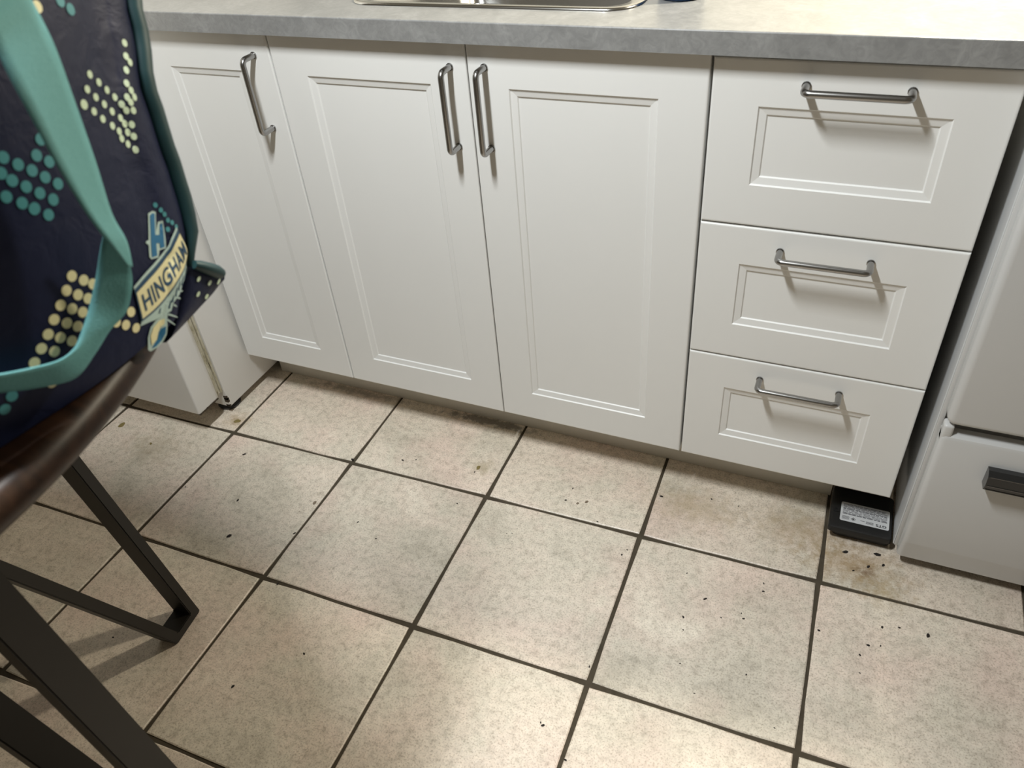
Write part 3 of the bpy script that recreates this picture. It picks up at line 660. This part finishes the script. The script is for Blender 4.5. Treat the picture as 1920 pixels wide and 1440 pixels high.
# binding tape along the front right seam
bm = bmesh.new(); pts, rad = [], []
for q in range(27):
    z = 0.898 + (BAG_TOP - 0.898) * q / 26
    pts.append(bp(lerp_table(S0, z) + RC * 1.02, z, 0.0035)); rad.append(0.0072 if q > 2 else 0.0030 + 0.0018 * q)
tube(bm, pts, rad, 12); finish('seam_binding', bm, M['teal'], bag, 60)
bm = bmesh.new(); tube(bm, [p + Vector((0, 0, 0.001)) for p in bag_loop(BAG_TOP)] + [bag_loop(BAG_TOP)[0] + Vector((0, 0, 0.001))], 0.005, 8, False); finish('top_binding', bm, M['teal'], bag, 60)

def ribbon(pairs, name, sub=6):
    """webbing through pairs of edge points, smoothed and given thickness"""
    def cr(p0, p1, p2, p3, t):
        return 0.5 * ((2 * p1) + (p2 - p0) * t + (2 * p0 - 5 * p1 + 4 * p2 - p3) * t * t + (3 * p1 - p0 - 3 * p2 + p3) * t ** 3)
    A = [Vector(a) for a, b in pairs]; B = [Vector(b) for a, b in pairs]
    rows = []
    for i in range(len(A) - 1):
        for q in range(sub + (1 if i == len(A) - 2 else 0)):
            t = q / sub; r = []
            for S in (A, B):
                r.append(cr(S[max(i - 1, 0)], S[i], S[i + 1], S[min(i + 2, len(S) - 1)], t) - bl)
            rows.append(r)
    return rows
def ribbon_faces(bm, rows, nw=5):
    prev = None
    for a, b in rows:
        cur = [bm.verts.new(a.lerp(b, q / nw)) for q in range(nw + 1)]
        if prev:
            for q in range(nw): bm.faces.new((prev[q], prev[q + 1], cur[q + 1], cur[q]))
        prev = cur
bm = bmesh.new()
up = [(bag_point(0.098, 1.225, 0.003), bag_point(0.128, 1.228, 0.003)), (bag_point(0.097, 1.185, 0.006), bag_point(0.127, 1.19, 0.004))]
ribbon_faces(bm, ribbon(up + STRAP1, 's'))
left = [(bag_point(s1, z1, o1), bag_point(s2, z2, o2)) for s1, z1, o1, s2, z2, o2 in ((-0.055, 0.925, 0.012, -0.056, 0.902, 0.008), (-0.112, 0.955, 0.010, -0.136, 0.945, 0.008), (-0.122, 1.00, 0.008, -0.150, 1.00, 0.008), (-0.122, 1.10, 0.006, -0.150, 1.10, 0.006), (-0.122, 1.225, 0.003, -0.150, 1.228, 0.003))]
ribbon_faces(bm, ribbon(STRAP2 + left, 's'))
strap = finish('strap', bm, M['strap'], bag, 80)
md = strap.modifiers.new('webbing_thickness', 'SOLIDIFY'); md.thickness = 0.0016; md.offset = 0

# folded lower corner that sticks out
bm = bmesh.new(); rows = []
for lo, hi in zip(FLAP_LOW, FLAP_UP): rows.append((Vector(lo), Vector(hi)))
cam_n = Vector(BN)
fr_, bk_ = [], []
for lo, hi in ribbon(rows, 'f', 3):
    r1, r2 = [], []
    for q in range(6):
        p = lo.lerp(hi, q / 5) + cam_n * (0.004 * math.sin(math.pi * q / 5))
        r1.append(bm.verts.new(p)); r2.append(bm.verts.new(p - cam_n * (0.006 + 0.004 * math.sin(math.pi * q / 5)) - Vector(BE) * 0.004))
    fr_.append(r1); bk_.append(r2)
loops = [a + b[::-1] for a, b in zip(fr_, bk_)]
for a, b in zip(loops, loops[1:]):
    n = len(a)
    for q in range(n): bm.faces.new((a[q], a[(q + 1) % n], b[(q + 1) % n], b[q]))
bm.faces.new(loops[0]); bm.faces.new(loops[-1][::-1])
flap = finish('corner_fold', bm, M['navy'], bag, 60)
bm = bmesh.new(); tube(bm, [Vector(p) - bl for p in FLAP_BIND], [0.0035, 0.0045, 0.0052, 0.0056, 0.0046], 10); finish('fold_binding', bm, M['teal'], flap, 60)
frows = ribbon(rows, 'f', 3)
for u, t in ((0.62, 0.72), (0.55, 0.45), (0.78, 0.52), (0.90, 0.45), (0.70, 0.16)):
    lo, hi = frows[int(u * (len(frows) - 1))]; lo2, hi2 = frows[min(int(u * (len(frows) - 1)) + 1, len(frows) - 1)]
    c = lo.lerp(hi, t) + cam_n * (0.004 * math.sin(math.pi * t) + 0.0012)
    ua = (lo2 - lo).normalized(); ub = (hi - lo).normalized()
    bm = bmesh.new(); bm.faces.new([bm.verts.new(c + ua * 0.0026 * math.cos(a) + ub * 0.0020 * math.sin(a)) for a in [2 * math.pi * q / 14 for q in range(14)]])
    finish('printed_dot', bm, M['p_mint'], flap)

# flat print on the cloth
def to_cloth(bm, off):
    bmesh.ops.triangulate(bm, faces=bm.faces[:])
    for _ in range(5):
        long = [e for e in bm.edges if e.calc_length() > 0.004]
        if not long: break
        bmesh.ops.subdivide_edges(bm, edges=long, cuts=1); bmesh.ops.triangulate(bm, faces=bm.faces[:])
    for v in bm.verts: v.co = bp(v.co.x, v.co.y, off)
def poly_print(name, polys, m, off, parent=None):
    bm = bmesh.new()
    for p in polys: bm.faces.new([bm.verts.new((x, y, 0)) for x, y in p])
    to_cloth(bm, off); return finish(name, bm, m, parent or body)
def circle(c, r, n=16): return [(c[0] + r * math.cos(2 * math.pi * q / n), c[1] + r * math.sin(2 * math.pi * q / n)) for q in range(n)]
for kind, m, r in (('mint', 'p_mint', 0.0032), ('teal', 'p_teal', 0.0037), ('cream', 'p_cream', 0.0037)):
    for c in DOTS[kind]: poly_print('printed_dot', [circle(c, r * (0.8 if kind == 'mint' and c[0] > 0.17 else 0.52 if kind == 'teal' and c[0] > 0.155 and c[1] < 1.0 else 1.0))], M[m], 0.0005)
def grow(p, k):
    cx = sum(x for x, y in p) / len(p); cy = sum(y for x, y in p) / len(p)
    return [(cx + (x - cx) * k, cy + (y - cy) * k) for x, y in p]
poly_print('logo_letter_edge', [H_OUT], M['p_pale'], 0.0007)
poly_print('logo_letter', [H_IN], M['p_blue'], 0.0010)
poly_print('logo_emblem', [EMB], M['p_pale'], 0.0007)
poly_print('logo_crest_edge', [G_OUT], M['p_pale'], 0.0009)
poly_print('logo_crest_blue', [G_BLUE], M['p_blue'], 0.0012)
poly_print('logo_crest', [G_CREAM], M['p_cream'], 0.0014)
def stroke(a, b, c, d, w):
    dx, dy = c - a, d - b; l = math.hypot(dx, dy); nx, ny = -dy / l * w, dx / l * w
    return [(a + nx, b + ny), (a - nx, b - ny), (c - nx * 0.4, d - ny * 0.4), (c + nx * 0.4, d + ny * 0.4)]
poly_print('logo_strokes', [stroke(*s, 0.0007) for s in STROKES], M['p_dark'], 0.0011)
poly_print('logo_rays', [stroke(*s, 0.0008) for s in HAIRS], M['p_pale'], 0.0008)
def curve_at(C, t):
    f = t * (len(C) - 1); i = min(int(f), len(C) - 2); u = f - i
    p0, p1, p2, p3 = C[max(i - 1, 0)], C[i], C[i + 1], C[min(i + 2, len(C) - 1)]
    return tuple(0.5 * (2 * p1[q] + (p2[q] - p0[q]) * u + (2 * p0[q] - 5 * p1[q] + 4 * p2[q] - p3[q]) * u * u + (3 * p1[q] - p0[q] - 3 * p2[q] + p3[q]) * u ** 3) for q in (0, 1))
def banner_pt(tx, ty):
    t, b = curve_at(BANNER_TOP, min(max(tx, 0), 1)), curve_at(BANNER_BOT, min(max(tx, 0), 1))
    return (b[0] + (t[0] - b[0]) * ty, b[1] + (t[1] - b[1]) * ty)
def band(y0, y1, x0=0.0, x1=1.0, n=20):
    return [banner_pt(x0 + (x1 - x0) * q / n, y0) for q in range(n + 1)] + [banner_pt(x0 + (x1 - x0) * q / n, y1) for q in range(n, -1, -1)]
poly_print('logo_banner_edge', [band(-0.12, 1.22)], M['p_pale'], 0.0013)
poly_print('logo_banner_line', [band(-0.05, 1.12, 0.0, 0.995)], M['p_dark'], 0.0015)
poly_print('logo_banner', [band(0.03, 0.97, 0.025, 0.985)], M['p_cream'], 0.0017)
bm = text_mesh('HINGHAM', 0.024, 1.10)
xs = [v.co.x for v in bm.verts]; ys = [v.co.y for v in bm.verts]
bmesh.ops.triangulate(bm, faces=bm.faces[:])
long = [e for e in bm.edges if e.calc_length() > 0.3]
bmesh.ops.subdivide_edges(bm, edges=long, cuts=2); bmesh.ops.triangulate(bm, faces=bm.faces[:])
for v in bm.verts:
    p = banner_pt(0.08 + 0.86 * (v.co.x - min(xs)) / (max(xs) - min(xs)), 0.20 + 0.58 * (v.co.y - min(ys)) / (max(ys) - min(ys)))
    v.co = bp(p[0], p[1], 0.0020)
finish('lettering', bm, M['p_dark'], body)

# ------------------------------------------------------------------ crumbs and flakes on the floor
crumb_meshes = []
for t in range(5):
    bm = bmesh.new(); bmesh.ops.create_icosphere(bm, subdivisions=1, radius=1.0); rr = random.Random(90 + t)
    for v in bm.verts: v.co = Vector((v.co.x * rr.uniform(0.7, 1.0), v.co.y * rr.uniform(0.35, 0.6), v.co.z * 0.22 + 0.2))
    me = bpy.data.meshes.new('crumb'); bm.to_mesh(me); bm.free(); me.materials.append(M['crumb']); crumb_meshes.append(me)
for x, y, r in CRUMBS:
    o = bpy.data.objects.new('crumb', crumb_meshes[R.randrange(5)]); COL.objects.link(o)
    o.location = (x, y, 0.0); o.scale = (r * 0.92, r * 0.92, r * 0.5); o.rotation_euler = (0, 0, R.uniform(0, 3.14))
    if y > -0.14 and x > 1.0: w = 'tiny dark crumb on the stained tile in front of the bait box'
    elif x > 1.02: w = 'tiny dark crumb on the large tile in front of the stove'
    elif y > -0.14 and x > 0.69: w = 'tiny dark crumb on the tile in front of the drawers'
    elif y > -0.14: w = 'tiny dark crumb on the tiles in front of the sink doors'
    elif x > 0.69: w = 'tiny dark crumb on the bright tiles in the right foreground'
    elif x > 0.2: w = 'tiny dark crumb on the bright tiles in the middle of the floor'
    elif y > -0.45: w = 'tiny dark crumb on the tiles between fridge and table leg'
    else: w = 'tiny dark crumb on the shaded tiles beside the table leg'
    tag(o, w, 'crumb', 'dark crumbs: ' + w[15:])
flake_labels = ['olive flake on the tile in front of the fridge', 'olive speck on the tile in front of the sink cabinet', 'greyish brown spot on the tile beside the table shadow', 'right of two small grey specks near the sink cabinet', 'left of two small grey specks near the sink cabinet', 'small olive speck between the fridge and the round table', 'yellowish crumb beside the fridge foot']
for q, (x, y, r) in enumerate(FLAKES):
    bm = bmesh.new(); rr = random.Random(q)
    ring = [(math.cos(a) * r * rr.uniform(0.7, 1.05), math.sin(a) * r * rr.uniform(0.45, 0.7)) for a in [2 * math.pi * i / 12 for i in range(12)]]
    loft(bm, [[(a, b, 0.0002) for a, b in ring], [(a * 0.95, b * 0.95, 0.0012) for a, b in ring], [(a * 0.6, b * 0.6, 0.0016) for a, b in ring]], True, True)
    o = finish('flake', bm, M['flake'] if q in (0, 1, 5, 6) else M['spot'], None, None, (x, y, 0)); o.rotation_euler = (0, 0, R.uniform(0, 3))
    tag(o, flake_labels[q], 'flake')
